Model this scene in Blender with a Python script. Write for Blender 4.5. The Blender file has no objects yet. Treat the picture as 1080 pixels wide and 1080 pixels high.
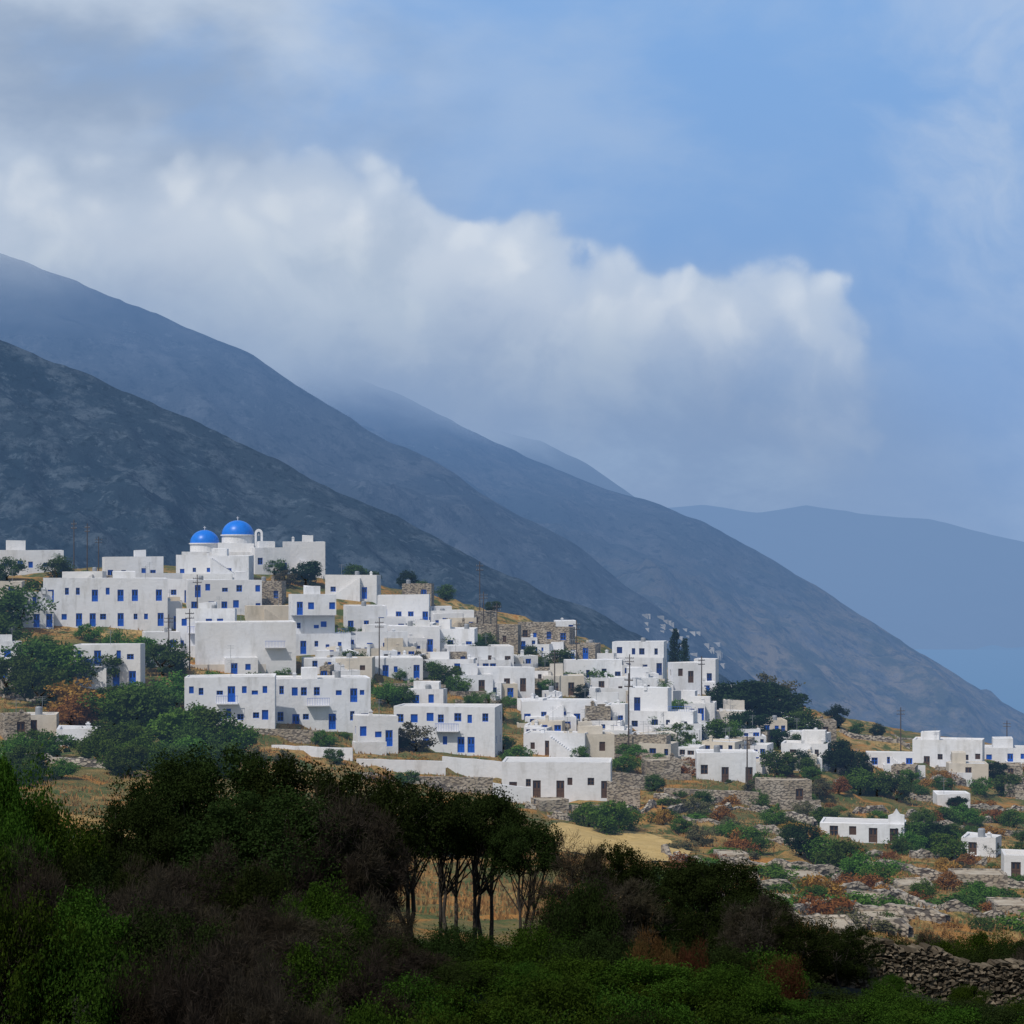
import bpy, math, random, numpy as np
from mathutils import Vector, Matrix, noise
from mathutils.bvhtree import BVHTree
random.seed(7); RS=np.random.RandomState(7)
scene=bpy.context.scene; COL=scene.collection
K=2160.0; HZ=600.0
def wpt(px,py,Y): return Vector(((px-540)/K*Y, Y, -(py-HZ)/K*Y))

# ------------------------------------------------------------------ node helpers
class NT:
    def __init__(s,tree): s.t=tree; s.n=tree.nodes; s.l=tree.links
    def new(s,ty,**kw):
        n=s.n.new(ty)
        for k,v in kw.items(): setattr(n,k,v)
        return n
    def put(s,inp,v):
        if hasattr(v,'is_linked') or isinstance(v,bpy.types.NodeSocket): s.l.new(v,inp)
        else: inp.default_value=v
    def m(s,op,a,b=None,c=None,clamp=False):
        n=s.new('ShaderNodeMath',operation=op,use_clamp=clamp); s.put(n.inputs[0],a)
        if b is not None: s.put(n.inputs[1],b)
        if c is not None: s.put(n.inputs[2],c)
        return n.outputs[0]
    def ss(s,v,a,b,lo=0.0,hi=1.0):
        n=s.new('ShaderNodeMapRange',interpolation_type='SMOOTHSTEP'); s.put(n.inputs[0],v)
        n.inputs[1].default_value=a;n.inputs[2].default_value=b;n.inputs[3].default_value=lo;n.inputs[4].default_value=hi
        return n.outputs[0]
    def mix(s,f,a,b,bt='MIX'):
        n=s.new('ShaderNodeMix',data_type='RGBA',blend_type=bt); s.put(n.inputs[0],f)
        for i,v in ((6,a),(7,b)):
            if isinstance(v,tuple) and len(v)==3: v=(*v,1)
            s.put(n.inputs[i],v)
        return n.outputs[2]
    def noise(s,vec,scale,detail=5,rough=.55,dist=0,out=0):
        n=s.new('ShaderNodeTexNoise'); 
        if vec is not None: s.l.new(vec,n.inputs['Vector'])
        n.inputs['Scale'].default_value=scale;n.inputs['Detail'].default_value=detail
        n.inputs['Roughness'].default_value=rough;n.inputs['Distortion'].default_value=dist
        return n.outputs[out]
    def ramp(s,f,pts):
        n=s.new('ShaderNodeValToRGB'); s.put(n.inputs[0],f); e=n.color_ramp.elements
        while len(e)<len(pts): e.new(0.5)
        for i,(p,c) in enumerate(pts):
            e[i].position=p; e[i].color=(*c,1) if len(c)==3 else c
        return n.outputs[0]
    def curve(s,f,pts):
        n=s.new('ShaderNodeFloatCurve'); s.put(n.inputs['Value'],f); c=n.mapping.curves[0]
        c.points[0].location=pts[0]; c.points[1].location=pts[-1]
        for p in pts[1:-1]: c.points.new(*p)
        n.mapping.update(); return n.outputs[0]
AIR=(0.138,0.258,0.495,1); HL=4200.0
def new_mat(name):
    m=bpy.data.materials.new(name); m.use_nodes=True; m.node_tree.nodes.clear(); return m,NT(m.node_tree)
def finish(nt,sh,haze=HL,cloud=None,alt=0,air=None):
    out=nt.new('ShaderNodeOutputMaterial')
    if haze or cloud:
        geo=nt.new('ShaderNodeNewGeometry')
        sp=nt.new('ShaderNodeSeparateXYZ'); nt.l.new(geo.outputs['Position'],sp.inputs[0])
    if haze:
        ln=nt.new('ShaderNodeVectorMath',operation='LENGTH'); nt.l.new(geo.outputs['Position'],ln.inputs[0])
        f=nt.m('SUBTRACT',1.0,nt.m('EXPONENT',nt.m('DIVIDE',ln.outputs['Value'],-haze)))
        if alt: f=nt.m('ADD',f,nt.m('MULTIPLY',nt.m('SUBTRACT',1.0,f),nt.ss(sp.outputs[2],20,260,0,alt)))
        em=nt.new('ShaderNodeEmission'); em.inputs[0].default_value=air or AIR  # aerial haze painted into the material as blue glow, stronger with distance
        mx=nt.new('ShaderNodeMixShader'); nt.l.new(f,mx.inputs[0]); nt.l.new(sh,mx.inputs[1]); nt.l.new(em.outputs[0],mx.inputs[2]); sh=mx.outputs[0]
    if cloud:
        z0,z1=cloud
        nz=nt.noise(geo.outputs['Position'],0.005,4,.55)
        zz=nt.m('ADD',sp.outputs[2],nt.m('MULTIPLY',nt.m('SUBTRACT',nz,.5),110.0))
        a=nt.ss(zz,z0,z1)
        tr=nt.new('ShaderNodeBsdfTransparent')
        mx=nt.new('ShaderNodeMixShader'); nt.l.new(a,mx.inputs[0]); nt.l.new(sh,mx.inputs[1]); nt.l.new(tr.outputs[0],mx.inputs[2]); sh=mx.outputs[0]
    nt.l.new(sh,out.inputs[0])
def nosample(m):
    try: m.cycles.emission_sampling='NONE'
    except Exception: pass
def pos(nt): return nt.new('ShaderNodeNewGeometry').outputs['Position']
def surf(name,pts,scale,detail=6,rough=.9,bump=0.0,bscale=None,haze=HL,nrough=.6):
    m,nt=new_mat(name); p=pos(nt)
    c=nt.ramp(nt.noise(p,scale,detail,nrough),pts)
    b=nt.new('ShaderNodeBsdfPrincipled'); nt.l.new(c,b.inputs['Base Color']); b.inputs['Roughness'].default_value=rough
    b.inputs['Specular IOR Level'].default_value=.2
    if bump:
        bp=nt.new('ShaderNodeBump'); bp.inputs['Strength'].default_value=1; bp.inputs['Distance'].default_value=bump
        nt.l.new(nt.noise(p,bscale or scale*3,6,.6),bp.inputs['Height']); nt.l.new(bp.outputs[0],b.inputs['Normal'])
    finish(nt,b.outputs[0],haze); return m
def plain(name,col,rough=.6,haze=HL,spec=.3):
    m,nt=new_mat(name); b=nt.new('ShaderNodeBsdfPrincipled'); p=pos(nt)
    c=nt.mix(nt.noise(p,1.3,4),tuple(x*.7 for x in col),tuple(min(1,x*1.25) for x in col))
    nt.l.new(c,b.inputs['Base Color']); b.inputs['Roughness'].default_value=rough; b.inputs['Specular IOR Level'].default_value=spec
    finish(nt,b.outputs[0],haze); return m
def foliage(name,c1,c2,c3,haze=HL,trans=.25):
    m,nt=new_mat(name); g=nt.new('ShaderNodeNewGeometry'); oi=nt.new('ShaderNodeObjectInfo')
    c=nt.mix(g.outputs['Random Per Island'],c1,c2)
    c=nt.mix(nt.ss(nt.noise(g.outputs['Position'],.9,2),.42,.7),c,c3)
    v=nt.m('MULTIPLY_ADD',oi.outputs['Random'],.6,.7)
    hs=nt.new('ShaderNodeHueSaturation'); nt.l.new(c,hs.inputs['Color']); nt.l.new(v,hs.inputs['Value'])
    nt.l.new(nt.m('MULTIPLY_ADD',oi.outputs['Random'],.04,.475),hs.inputs['Hue'])
    d=nt.new('ShaderNodeBsdfDiffuse'); t=nt.new('ShaderNodeBsdfTranslucent')
    nt.l.new(hs.outputs[0],d.inputs[0]); nt.l.new(hs.outputs[0],t.inputs[0])
    mx=nt.new('ShaderNodeMixShader'); mx.inputs[0].default_value=trans
    nt.l.new(d.outputs[0],mx.inputs[1]); nt.l.new(t.outputs[0],mx.inputs[2])
    finish(nt,mx.outputs[0],haze); return m
def stonemat(name,cols,scale,mortar=(.10,.085,.07),bump=.05):
    m,nt=new_mat(name); p=pos(nt)
    mp=nt.new('ShaderNodeMapping'); mp.inputs['Scale'].default_value=(1,1,1.7); nt.l.new(p,mp.inputs[0])
    v=nt.new('ShaderNodeTexVoronoi',feature='F1'); v.inputs['Scale'].default_value=scale; nt.l.new(mp.outputs[0],v.inputs[0])
    sp=nt.new('ShaderNodeSeparateColor'); nt.l.new(v.outputs['Color'],sp.inputs[0])
    c=nt.mix(sp.outputs[0],cols[0],cols[1]); c=nt.mix(nt.ss(nt.noise(p,.6,4),.4,.7),c,cols[2])
    ef=nt.ss(v.outputs['Distance'],.75,.42); c=nt.mix(ef,mortar,c)
    b=nt.new('ShaderNodeBsdfPrincipled'); nt.l.new(c,b.inputs['Base Color']); b.inputs['Roughness'].default_value=.9
    bp=nt.new('ShaderNodeBump'); bp.inputs['Distance'].default_value=bump; nt.l.new(ef,bp.inputs['Height']); nt.l.new(bp.outputs[0],b.inputs['Normal'])
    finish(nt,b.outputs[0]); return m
def whitewash(name,base,stain):
    m,nt=new_mat(name); p=pos(nt); oi=nt.new('ShaderNodeObjectInfo')
    mp=nt.new('ShaderNodeMapping'); mp.inputs['Scale'].default_value=(1,1,.25); nt.l.new(p,mp.inputs[0])
    f=nt.ss(nt.noise(mp.outputs[0],.9,6,.65),.46,.80)
    c=nt.mix(f,base,stain)
    c=nt.mix(nt.ss(nt.noise(p,.12,2),.35,.7),c,nt.mix(.5,c,(.70,.66,.60)))
    c=nt.mix(nt.m('MULTIPLY',oi.outputs['Random'],.32),c,(.50,.48,.45))
    b=nt.new('ShaderNodeBsdfPrincipled'); nt.l.new(c,b.inputs['Base Color']); b.inputs['Roughness'].default_value=.85; b.inputs['Specular IOR Level'].default_value=.15
    bp=nt.new('ShaderNodeBump'); bp.inputs['Distance'].default_value=.05; nt.l.new(nt.noise(p,1.6,4),bp.inputs['Height']); nt.l.new(bp.outputs[0],b.inputs['Normal'])
    finish(nt,b.outputs[0]); return m
M={}
M['white']=whitewash('whitewashed_plaster',(.76,.76,.77),(.50,.49,.47))
M['cream']=whitewash('cream_plaster',(.58,.50,.38),(.42,.36,.26))
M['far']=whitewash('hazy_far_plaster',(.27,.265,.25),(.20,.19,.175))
M['roofw']=whitewash('roof_screed',(.62,.61,.59),(.38,.37,.35))
M['stone']=stonemat('rubble_stone',[(.36,.29,.20),(.24,.20,.145),(.42,.36,.28)],2.6,(.14,.115,.085))
M['drystone']=stonemat('dry_stone',[(.38,.32,.24),(.22,.185,.14),(.42,.37,.29)],2.4,(.09,.075,.06),.1)
M['roofs']=surf('earth_roof',[(.3,(.28,.22,.15)),(.7,(.48,.42,.32))],.8)
M['blue']=plain('blue_paint',(.012,.10,.48),.4)
M['navy']=plain('dark_blue_paint',(.012,.04,.18),.4)
M['dome']=plain('dome_blue_paint',(.008,.17,.66),.35)
M['brown']=plain('brown_wood',(.10,.055,.03),.6)
M['glass']=plain('dark_glass',(.02,.025,.035),.15,spec=.6)
M['wood']=plain('weathered_wood',(.075,.055,.04),.9)
M['metal']=plain('grey_metal',(.25,.26,.27),.5)
M['bark']=surf('bark',[(.3,(.03,.025,.02)),(.7,(.07,.06,.05))],6,haze=0)
M['leaf_mid']=foliage('olive_green_foliage',(.038,.070,.015),(.075,.125,.024),(.053,.097,.019))
M['leaf_bright']=foliage('fresh_green_foliage',(.05,.10,.016),(.10,.18,.028),(.065,.135,.02))
M['leaf_pine']=foliage('dark_pine_foliage',(.014,.030,.012),(.03,.055,.018),(.02,.04,.014))
M['leaf_rust']=foliage('rusty_foliage',(.20,.095,.022),(.36,.19,.045),(.27,.15,.035))
M['leaf_grey']=foliage('grey_olive_foliage',(.09,.095,.045),(.15,.14,.07),(.11,.105,.05))
M['fg_dark']=foliage('shaded_juniper_foliage',(.011,.019,.006),(.024,.038,.010),(.019,.031,.008),0)  # cloud shadow over the near thicket put into these dark leaf colours
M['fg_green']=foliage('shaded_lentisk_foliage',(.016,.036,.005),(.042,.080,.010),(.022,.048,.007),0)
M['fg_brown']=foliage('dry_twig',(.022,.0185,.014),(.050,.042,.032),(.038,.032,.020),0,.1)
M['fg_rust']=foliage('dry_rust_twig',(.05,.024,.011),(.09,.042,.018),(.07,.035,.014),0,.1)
M['grass']=foliage('dry_grass',(.28,.18,.055),(.46,.31,.11),(.38,.21,.06))

# ------------------------------------------------------------------ mesh helpers
def fast_mesh(name,V,F4,mat):
    V=np.asarray(V,dtype=np.float32); n=len(V); F=np.asarray(F4,dtype=np.int32); k=F.shape[1]
    me=bpy.data.meshes.new(name); me.vertices.add(n); me.vertices.foreach_set('co',V.ravel())
    me.loops.add(F.size); me.loops.foreach_set('vertex_index',F.ravel())
    me.polygons.add(len(F)); me.polygons.foreach_set('loop_start',np.arange(0,F.size,k,dtype=np.int32))
    me.update(calc_edges=True); me.validate()
    me.materials.append(mat); return me
def smooth(me): me.polygons.foreach_set('use_smooth',[True]*len(me.polygons)); me.update()
def pymesh(name,V,F,mats,idx=None,sm=False):
    me=bpy.data.meshes.new(name); me.from_pydata([tuple(v) for v in V],[],F)
    for m in mats: me.materials.append(m)
    if idx: me.polygons.foreach_set('material_index',idx)
    if sm: me.polygons.foreach_set('use_smooth',[True]*len(F))
    me.update(); return me
def add(name,data,parent=None,loc=(0,0,0),rot=(0,0,0),sc=(1,1,1),label=None,cat=None,group=None,kind=None):
    o=bpy.data.objects.new(name,data); COL.objects.link(o)
    o.location=loc;o.rotation_euler=rot;o.scale=sc
    if parent: o.parent=parent
    if label:o['label']=label
    if cat:o['category']=cat
    if group:o['group']=group
    if kind:o['kind']=kind
    return o
def box(V,F,x0,x1,y0,y1,z0,z1):
    b=len(V); V+=[(x0,y0,z0),(x1,y0,z0),(x1,y1,z0),(x0,y1,z0),(x0,y0,z1),(x1,y0,z1),(x1,y1,z1),(x0,y1,z1)]
    F+=[(b,b+3,b+2,b+1),(b+4,b+5,b+6,b+7),(b,b+1,b+5,b+4),(b+1,b+2,b+6,b+5),(b+2,b+3,b+7,b+6),(b+3,b,b+4,b+7)]
def tube(V,F,p0,p1,r0,r1,n=7,cap=False):
    p0=Vector(p0);p1=Vector(p1); d=(p1-p0).normalized(); a=d.orthogonal().normalized(); c=d.cross(a); b=len(V)
    for p,r in ((p0,r0),(p1,r1)):
        for i in range(n):
            t=2*math.pi*i/n; V.append(tuple(p+a*math.cos(t)*r+c*math.sin(t)*r))
    for i in range(n): j=(i+1)%n; F.append((b+i,b+j,b+n+j,b+n+i))
    if cap: F.append(tuple(b+n+i for i in range(n)))
def lathe(prof,n=28):
    V=[];F=[]
    for r,z in prof:
        for i in range(n): t=2*math.pi*i/n; V.append((r*math.cos(t),r*math.sin(t),z))
    for k in range(len(prof)-1):
        for i in range(n): j=(i+1)%n; F.append((k*n+i,k*n+j,(k+1)*n+j,(k+1)*n+i))
    return V,F

# ------------------------------------------------------------------ terrain
YS=[20,35,60,100,150,200,240,280,320,360,400]
TB={0:[1350,1050,965,925,870,815,780,725,660,612,604],
 270:[1400,1090,1000,950,895,845,795,745,690,620,600],
 540:[1450,1130,1030,970,915,880,845,790,730,675,650],
 800:[1450,1160,1050,1000,945,905,865,820,780,750,735],
 1080:[1450,1180,1060,1020,975,935,900,865,832,802,790]}
TB[-350]=[v-15 for v in TB[0]]; TB[1450]=[v+25 for v in TB[1080]]
CP=[]
for px,row in TB.items():
    for Y,py in zip(YS,row):
        w=wpt(px,py,Y); CP.append((w.x,w.y,w.z))
    for Y,dz in ((480,-14),(600,-45),(800,-95)):
        CP.append(((px-540)/K*Y,Y,wpt(px,row[-1],400).z+dz))
for x in (-60,0,60): CP.append((x,0,-2.0)); CP.append((x,-60,-1.0))
for x,z in ((-250,8),(250,-22)): CP.append((x,60,z))
CP=np.array(CP)
def tps(r2): return 0.5*r2*np.log(r2+1e-9)
n=len(CP); D=((CP[:,None,:2]-CP[None,:,:2])**2).sum(-1)/1e4
A=np.zeros((n+3,n+3)); A[:n,:n]=tps(D)+np.eye(n)*.002; P=np.c_[np.ones(n),CP[:,:2]/100]; A[:n,n:]=P; A[n:,:n]=P.T
Wt=np.linalg.solve(A,np.r_[CP[:,2],0,0,0])
def Hf(x,y):
    x=np.atleast_1d(x).astype(float);y=np.atleast_1d(y).astype(float)
    out=np.empty(len(x))
    for s in range(0,len(x),8000):
        xs=x[s:s+8000];yy=y[s:s+8000]
        d=((xs[:,None]-CP[None,:,0])**2+(yy[:,None]-CP[None,:,1])**2)/1e4
        out[s:s+8000]=tps(d)@Wt[:n]+Wt[n]+Wt[n+1]*xs/100+Wt[n+2]*yy/100
    return out
rows=np.r_[np.arange(-60,130,1.6),np.arange(130,430,1.8),np.arange(430,900,14)]
cols=np.linspace(-1,1,280)
X=(cols[None,:]*(70+0.42*np.maximum(rows,0))[:,None]).ravel(); Yv=np.repeat(rows,len(cols))
Z=Hf(X,Yv)
mic=np.array([noise.fractal(Vector((x*.12,y*.12,0)),.8,2.1,4) for x,y in zip(X,Yv)])
Z=Z+mic*.55
st=1.5; zz=Z+mic*.7; fr=np.mod(zz/st,1.0); stepd=np.floor(zz/st)*st+st*np.clip((fr-.78)/.22,0,1)-mic*.7+.5
wgt=np.clip((Yv-105)/30,0,1)*np.clip((430-Yv)/30,0,1)*np.clip((X+60)/40,0,1)*.72
wgt*=np.clip((np.sqrt(((X-9)/13)**2+((Yv-190)/26)**2)-1)*2,0,1)
Z=Z*(1-wgt)+stepd*wgt
nr,nc=len(rows),len(cols)
ii=(np.arange(nr-1)[:,None]*nc+np.arange(nc-1)[None,:]).ravel()
F=np.c_[ii,ii+1,ii+nc+1,ii+nc]
def groundmat():
    m,nt=new_mat('dry_hillside'); g=nt.new('ShaderNodeNewGeometry'); p=g.outputs['Position']
    c=nt.ramp(nt.noise(p,.055,7,.65),[(.33,(.09,.09,.03)),(.46,(.18,.14,.05)),(.56,(.34,.21,.07)),(.68,(.44,.30,.12))])
    c=nt.mix(nt.ss(nt.noise(p,.30,5,.7),.46,.58),c,(.075,.10,.03))
    c=nt.mix(nt.ss(nt.noise(p,.16,5,.7),.52,.64),c,(.38,.18,.045))
    c=nt.mix(nt.ss(nt.noise(p,.8,5,.7),.64,.74),c,(.36,.32,.25))
    sn=nt.new('ShaderNodeSeparateXYZ'); nt.l.new(g.outputs['Normal'],sn.inputs[0])
    c=nt.mix(nt.ss(sn.outputs[2],.88,.70),c,nt.mix(nt.noise(p,2.2,4,.7),(.11,.09,.06),(.36,.30,.22)))
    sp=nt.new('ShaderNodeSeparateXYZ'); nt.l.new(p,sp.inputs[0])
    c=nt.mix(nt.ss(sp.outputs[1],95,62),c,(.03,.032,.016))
    b=nt.new('ShaderNodeBsdfPrincipled'); nt.l.new(c,b.inputs['Base Color']); b.inputs['Roughness'].default_value=.95
    b.inputs['Specular IOR Level'].default_value=.05
    bp=nt.new('ShaderNodeBump'); bp.inputs['Distance'].default_value=.5; nt.l.new(nt.noise(p,1.1,6,.65),bp.inputs['Height']); nt.l.new(bp.outputs[0],b.inputs['Normal'])
    finish(nt,b.outputs[0]); return m
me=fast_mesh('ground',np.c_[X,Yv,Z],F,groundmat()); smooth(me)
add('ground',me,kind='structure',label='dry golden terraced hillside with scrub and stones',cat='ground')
BT=BVHTree.FromPolygons([tuple(v) for v in np.c_[X,Yv,Z]],[tuple(int(q) for q in f) for f in F])
def gz(x,y):
    h=BT.ray_cast(Vector((x,y,900)),Vector((0,0,-1)))
    return h[0].z if h[0] else float(Hf(x,y)[0])
def hit(px,py,ymin=0):
    d=Vector(((px-540)/K,1,-(py-HZ)/K))
    h=BT.ray_cast(d*max(ymin,60),d.normalized())
    if h[0] and h[0].y<430: return h[0]
    Y=395; x=(px-540)/K*Y; return Vector((x,Y,gz(x,Y)))
c=hit(645,893); FC=c.copy()
fv=[];ff=[];na,nb=30,26
for j in range(nb+1):
    for i in range(na+1):
        a=i/na*2-1;b=j/nb*2-1
        s=1/max(1,math.hypot(a,b)) if abs(a*b)>.2 else 1
        wv_=1+.18*noise.noise(Vector((a*2,b*2,1)))
        x=c.x+a*7.6*s*wv_; y=c.y+b*19*s*wv_
        fv.append((x,y,gz(x,y)+.10))
for j in range(nb):
    for i in range(na): k=j*(na+1)+i; ff.append((k,k+1,k+na+2,k+na+1))
M['field']=surf('stubble_field',[(.3,(.40,.27,.09)),(.7,(.58,.41,.16))],.7,bump=.15,bscale=4)
add('field',pymesh('field',fv,ff,[M['field']],sm=True),kind='structure',label='pale golden stubble field',cat='field')

# ------------------------------------------------------------------ mountains and sea
def mountain(name,ridge,Yf,zf0,nx,ny,amp,ns,mat,seed,lab,jag=1.0,expo=.9,drop=70):
    ridge=sorted(ridge); pxs=[r[0] for r in ridge]; pys=[r[1] for r in ridge]; yr=[r[2] for r in ridge]
    V=[]; off=Vector((seed*37.1,seed*11.7,seed*5.3)); bk=10
    for i in range(nx):
        px=pxs[0]+(pxs[-1]-pxs[0])*i/(nx-1); py=np.interp(px,pxs,pys); Y=np.interp(px,pxs,yr)
        R=wpt(px,py,Y); zf=min(zf0,R.z-drop)
        for j in range(-bk,ny):
            if j<0:
                t=-j/bk; x=R.x*(1+.1*t); y=R.y*(1+.35*t); z=R.z+(zf-R.z)*t*.9
            else:
                t=j/(ny-1); y=R.y+(Yf-R.y)*t; x=R.x*(y/R.y); z=R.z+(zf-R.z)*(t**expo)
            env=.25*jag+min(1,abs(t)*4)*(1-.25*jag)
            p=Vector((x,y,z*.6))*ns+off
            g=noise.ridged_multi_fractal(p,.9,2.1,6,1.0,2.0)-1.1
            f=noise.fractal(p*3.1,.9,2.1,4)
            V.append((x,y,z+amp*env*(g*.8+f*.35)))
    m2=ny+bk; ii=(np.arange(nx-1)[:,None]*m2+np.arange(m2-1)[None,:]).ravel()
    F=np.c_[ii,ii+m2,ii+m2+1,ii+1]
    me=fast_mesh(name,V,F,mat); smooth(me)
    add(name,me,kind='structure',label=lab,cat='mountain')
    return BVHTree.FromPolygons(V,[tuple(int(q) for q in f) for f in F])
def mtmat(name,dark,lite,rock,s,cloud=None,haze=HL,bd=.35,alt=.0,warm=None,air=None,fine=None):
    m,nt=new_mat(name); p=pos(nt)
    c=nt.ramp(nt.noise(p,s*.22,4,.6),[(.35,dark),(.65,lite)])
    if warm:
        sp=nt.new('ShaderNodeSeparateXYZ'); nt.l.new(p,sp.inputs[0])
        c=nt.mix(nt.ss(sp.outputs[2],60,-110,0,.9),c,nt.mix(nt.ss(nt.noise(p,s*1.5,5,.7),.4,.62),(.05,.055,.032),warm))
    c=nt.mix(nt.ss(nt.noise(p,s,7,.75),.48,.64),c,rock)
    if fine:
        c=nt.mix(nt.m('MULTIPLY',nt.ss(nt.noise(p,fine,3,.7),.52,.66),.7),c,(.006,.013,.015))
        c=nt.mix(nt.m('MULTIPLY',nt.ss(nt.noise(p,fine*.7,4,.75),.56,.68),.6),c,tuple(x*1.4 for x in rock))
    b=nt.new('ShaderNodeBsdfDiffuse'); nt.l.new(c,b.inputs[0])
    bp=nt.new('ShaderNodeBump'); bp.inputs['Distance'].default_value=bd/s; bp.inputs['Strength'].default_value=.6
    nt.l.new(nt.noise(p,s*1.2,8,.68),bp.inputs['Height']); nt.l.new(bp.outputs[0],b.inputs['Normal'])
    finish(nt,b.outputs[0],haze,cloud,alt,air); nosample(m); return m
mA=mtmat('shaded_scrub_slope_near',(.013,.027,.038),(.027,.042,.053),(.062,.082,.098),.05,haze=3700,fine=.22,bd=.25)  # slope colours: cloud shadow put in as low albedo, tinted blue
mB=mtmat('shaded_scrub_slope_mid',(.018,.031,.044),(.040,.050,.058),(.065,.075,.085),.022,(150,242),2900,alt=.45,fine=.10,bd=.28)
mC=mtmat('shaded_scrub_slope_far',(.018,.032,.044),(.042,.052,.058),(.068,.074,.080),.016,(120,222),3100,alt=.5,warm=(.19,.15,.095),fine=.07,bd=.28)
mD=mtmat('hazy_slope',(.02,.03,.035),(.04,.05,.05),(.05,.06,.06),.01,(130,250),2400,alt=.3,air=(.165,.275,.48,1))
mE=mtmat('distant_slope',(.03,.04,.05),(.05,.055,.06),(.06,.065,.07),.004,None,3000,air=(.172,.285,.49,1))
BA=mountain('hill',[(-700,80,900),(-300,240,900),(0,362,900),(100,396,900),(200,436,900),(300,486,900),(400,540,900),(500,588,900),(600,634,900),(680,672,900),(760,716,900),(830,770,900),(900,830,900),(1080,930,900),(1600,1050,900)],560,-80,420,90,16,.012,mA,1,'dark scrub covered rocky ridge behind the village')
BB=mountain('hill',[(-700,20,1450),(-300,150,1450),(0,270,1450),(100,305,1450),(200,348,1450),(280,385,1450),(340,422,1450),(420,470,1450),(520,528,1450),(600,576,1450),(700,645,1450),(800,720,1450),(1000,850,1450),(1600,1050,1450)],850,-120,360,90,30,.006,mB,2,'brownish grey mountain ridge falling towards the sea')
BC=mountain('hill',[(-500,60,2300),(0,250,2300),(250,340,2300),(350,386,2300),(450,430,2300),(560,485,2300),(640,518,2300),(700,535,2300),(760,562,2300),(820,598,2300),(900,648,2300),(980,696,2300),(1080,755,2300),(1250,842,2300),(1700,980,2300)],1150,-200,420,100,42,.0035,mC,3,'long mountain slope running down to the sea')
mountain('hill',[(0,300,3600),(300,400,3600),(480,448,3600),(520,455,3600),(570,467,3600),(620,492,3600),(670,525,3600),(760,590,3600),(900,690,3600),(1100,780,3600)],2600,-290,200,40,40,.002,mD,4,'blue hazy headland half hidden by cloud')
mountain('hill',[(300,600,9000),(560,560,9000),(680,538,9000),(740,532,9000),(800,537,9000),(850,529,9000),(910,538,9000),(980,546,9000),(1030,560,9000),(1080,572,9000),(1300,630,9000),(1700,700,9000)],7000,-310,240,40,90,.0008,mE,5,'distant blue mountain across the bay')
m,nt=new_mat('sea_water'); b=nt.new('ShaderNodeBsdfPrincipled'); b.inputs['Base Color'].default_value=(.03,.13,.24,1); b.inputs['Roughness'].default_value=.6
bp=nt.new('ShaderNodeBump'); bp.inputs['Distance'].default_value=2; nt.l.new(nt.noise(pos(nt),.05,5),bp.inputs['Height']); nt.l.new(bp.outputs[0],b.inputs['Normal'])
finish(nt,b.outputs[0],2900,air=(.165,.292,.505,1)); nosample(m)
add('sea',pymesh('sea',[(-60000,-9000,-276),(60000,-9000,-276),(60000,60000,-276),(-60000,60000,-276)],[(0,1,2,3)],[m]),kind='structure',label='calm hazy blue sea',cat='sea')

# ------------------------------------------------------------------ houses
def wall(V,F,I,O,U,N,w,z0,z1,ops,dep=.16):
    us=sorted({0.0,w}|{o[0] for o in ops}|{o[1] for o in ops}); zs=sorted({z0,z1}|{o[2] for o in ops}|{o[3] for o in ops})
    def P(u,z,d=0): return (O[0]+U[0]*u-N[0]*d, O[1]+U[1]*u-N[1]*d, z)
    for a,b in zip(us,us[1:]):
        for c,d in zip(zs,zs[1:]):
            mu,mz=(a+b)/2,(c+d)/2
            if any(o[0]<mu<o[1] and o[2]<mz<o[3] for o in ops): continue
            k=len(V); V+=[P(a,c),P(b,c),P(b,d),P(a,d)]; F.append((k,k+1,k+2,k+3)); I.append(0)
    for a,b,c,d,*_ in ops:
        for q in (((a,c),(b,c)),((b,c),(b,d)),((b,d),(a,d)),((a,d),(a,c))):
            k=len(V); V+=[P(*q[0]),P(*q[0],dep),P(*q[1],dep),P(*q[1])]; F.append((k,k+1,k+2,k+3)); I.append(0)
PROTO={}
def win_mesh(kind,col):
    key=(kind,col)
    if key in PROTO: return PROTO[key]
    V=[];F=[];I=[]
    def bx(x0,x1,z0,z1,y0,y1,mi):
        n0=len(F); box(V,F,x0,x1,y0,y1,z0,z1); I.extend([mi]*(len(F)-n0))
    if kind=='window':
        bx(-.52,.52,-.02,1.02,.0,.05,1)
        for a,b,c,d in ((-.5,-.40,0,1),(.40,.5,0,1),(-.4,.4,0,.09),(-.4,.4,.91,1),(-.05,.05,.09,.91),(-.4,-.05,.5,.56),(.05,.4,.5,.56)): bx(a,b,c,d,-.05,-.002,0)
    elif kind=='shutter':
        bx(-.52,.52,-.02,1.02,.0,.05,0)
        for s in (-1,1):
            x0,x1=(.02,.5) if s>0 else (-.5,-.02)
            bx(x0,x1,0,.08,-.05,-.002,0);bx(x0,x1,.92,1,-.05,-.002,0)
            bx(x0,x0+.07,.08,.92,-.05,-.002,0);bx(x1-.07,x1,.08,.92,-.05,-.002,0)
            for k in range(7): bx(x0+.07,x1-.07,.11+k*.115,.17+k*.115,-.035,-.002,0)
    else:
        bx(-.52,.52,-.01,1.02,.0,.05,0)
        for a,b,c,d in ((-.5,-.42,0,1),(.42,.5,0,1),(-.42,.42,.93,1),(-.42,.42,0,.08),(-.04,.04,.08,.93),(-.42,-.04,.42,.48),(.04,.42,.42,.48)): bx(a,b,c,d,-.05,-.002,0)
        bx(-.34,-.12,.56,.86,-.02,-.002,1);bx(.12,.34,.56,.86,-.02,-.002,1)
    me=pymesh(kind,V,F,[M[col],M['glass']],I); PROTO[key]=me; return me
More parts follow.
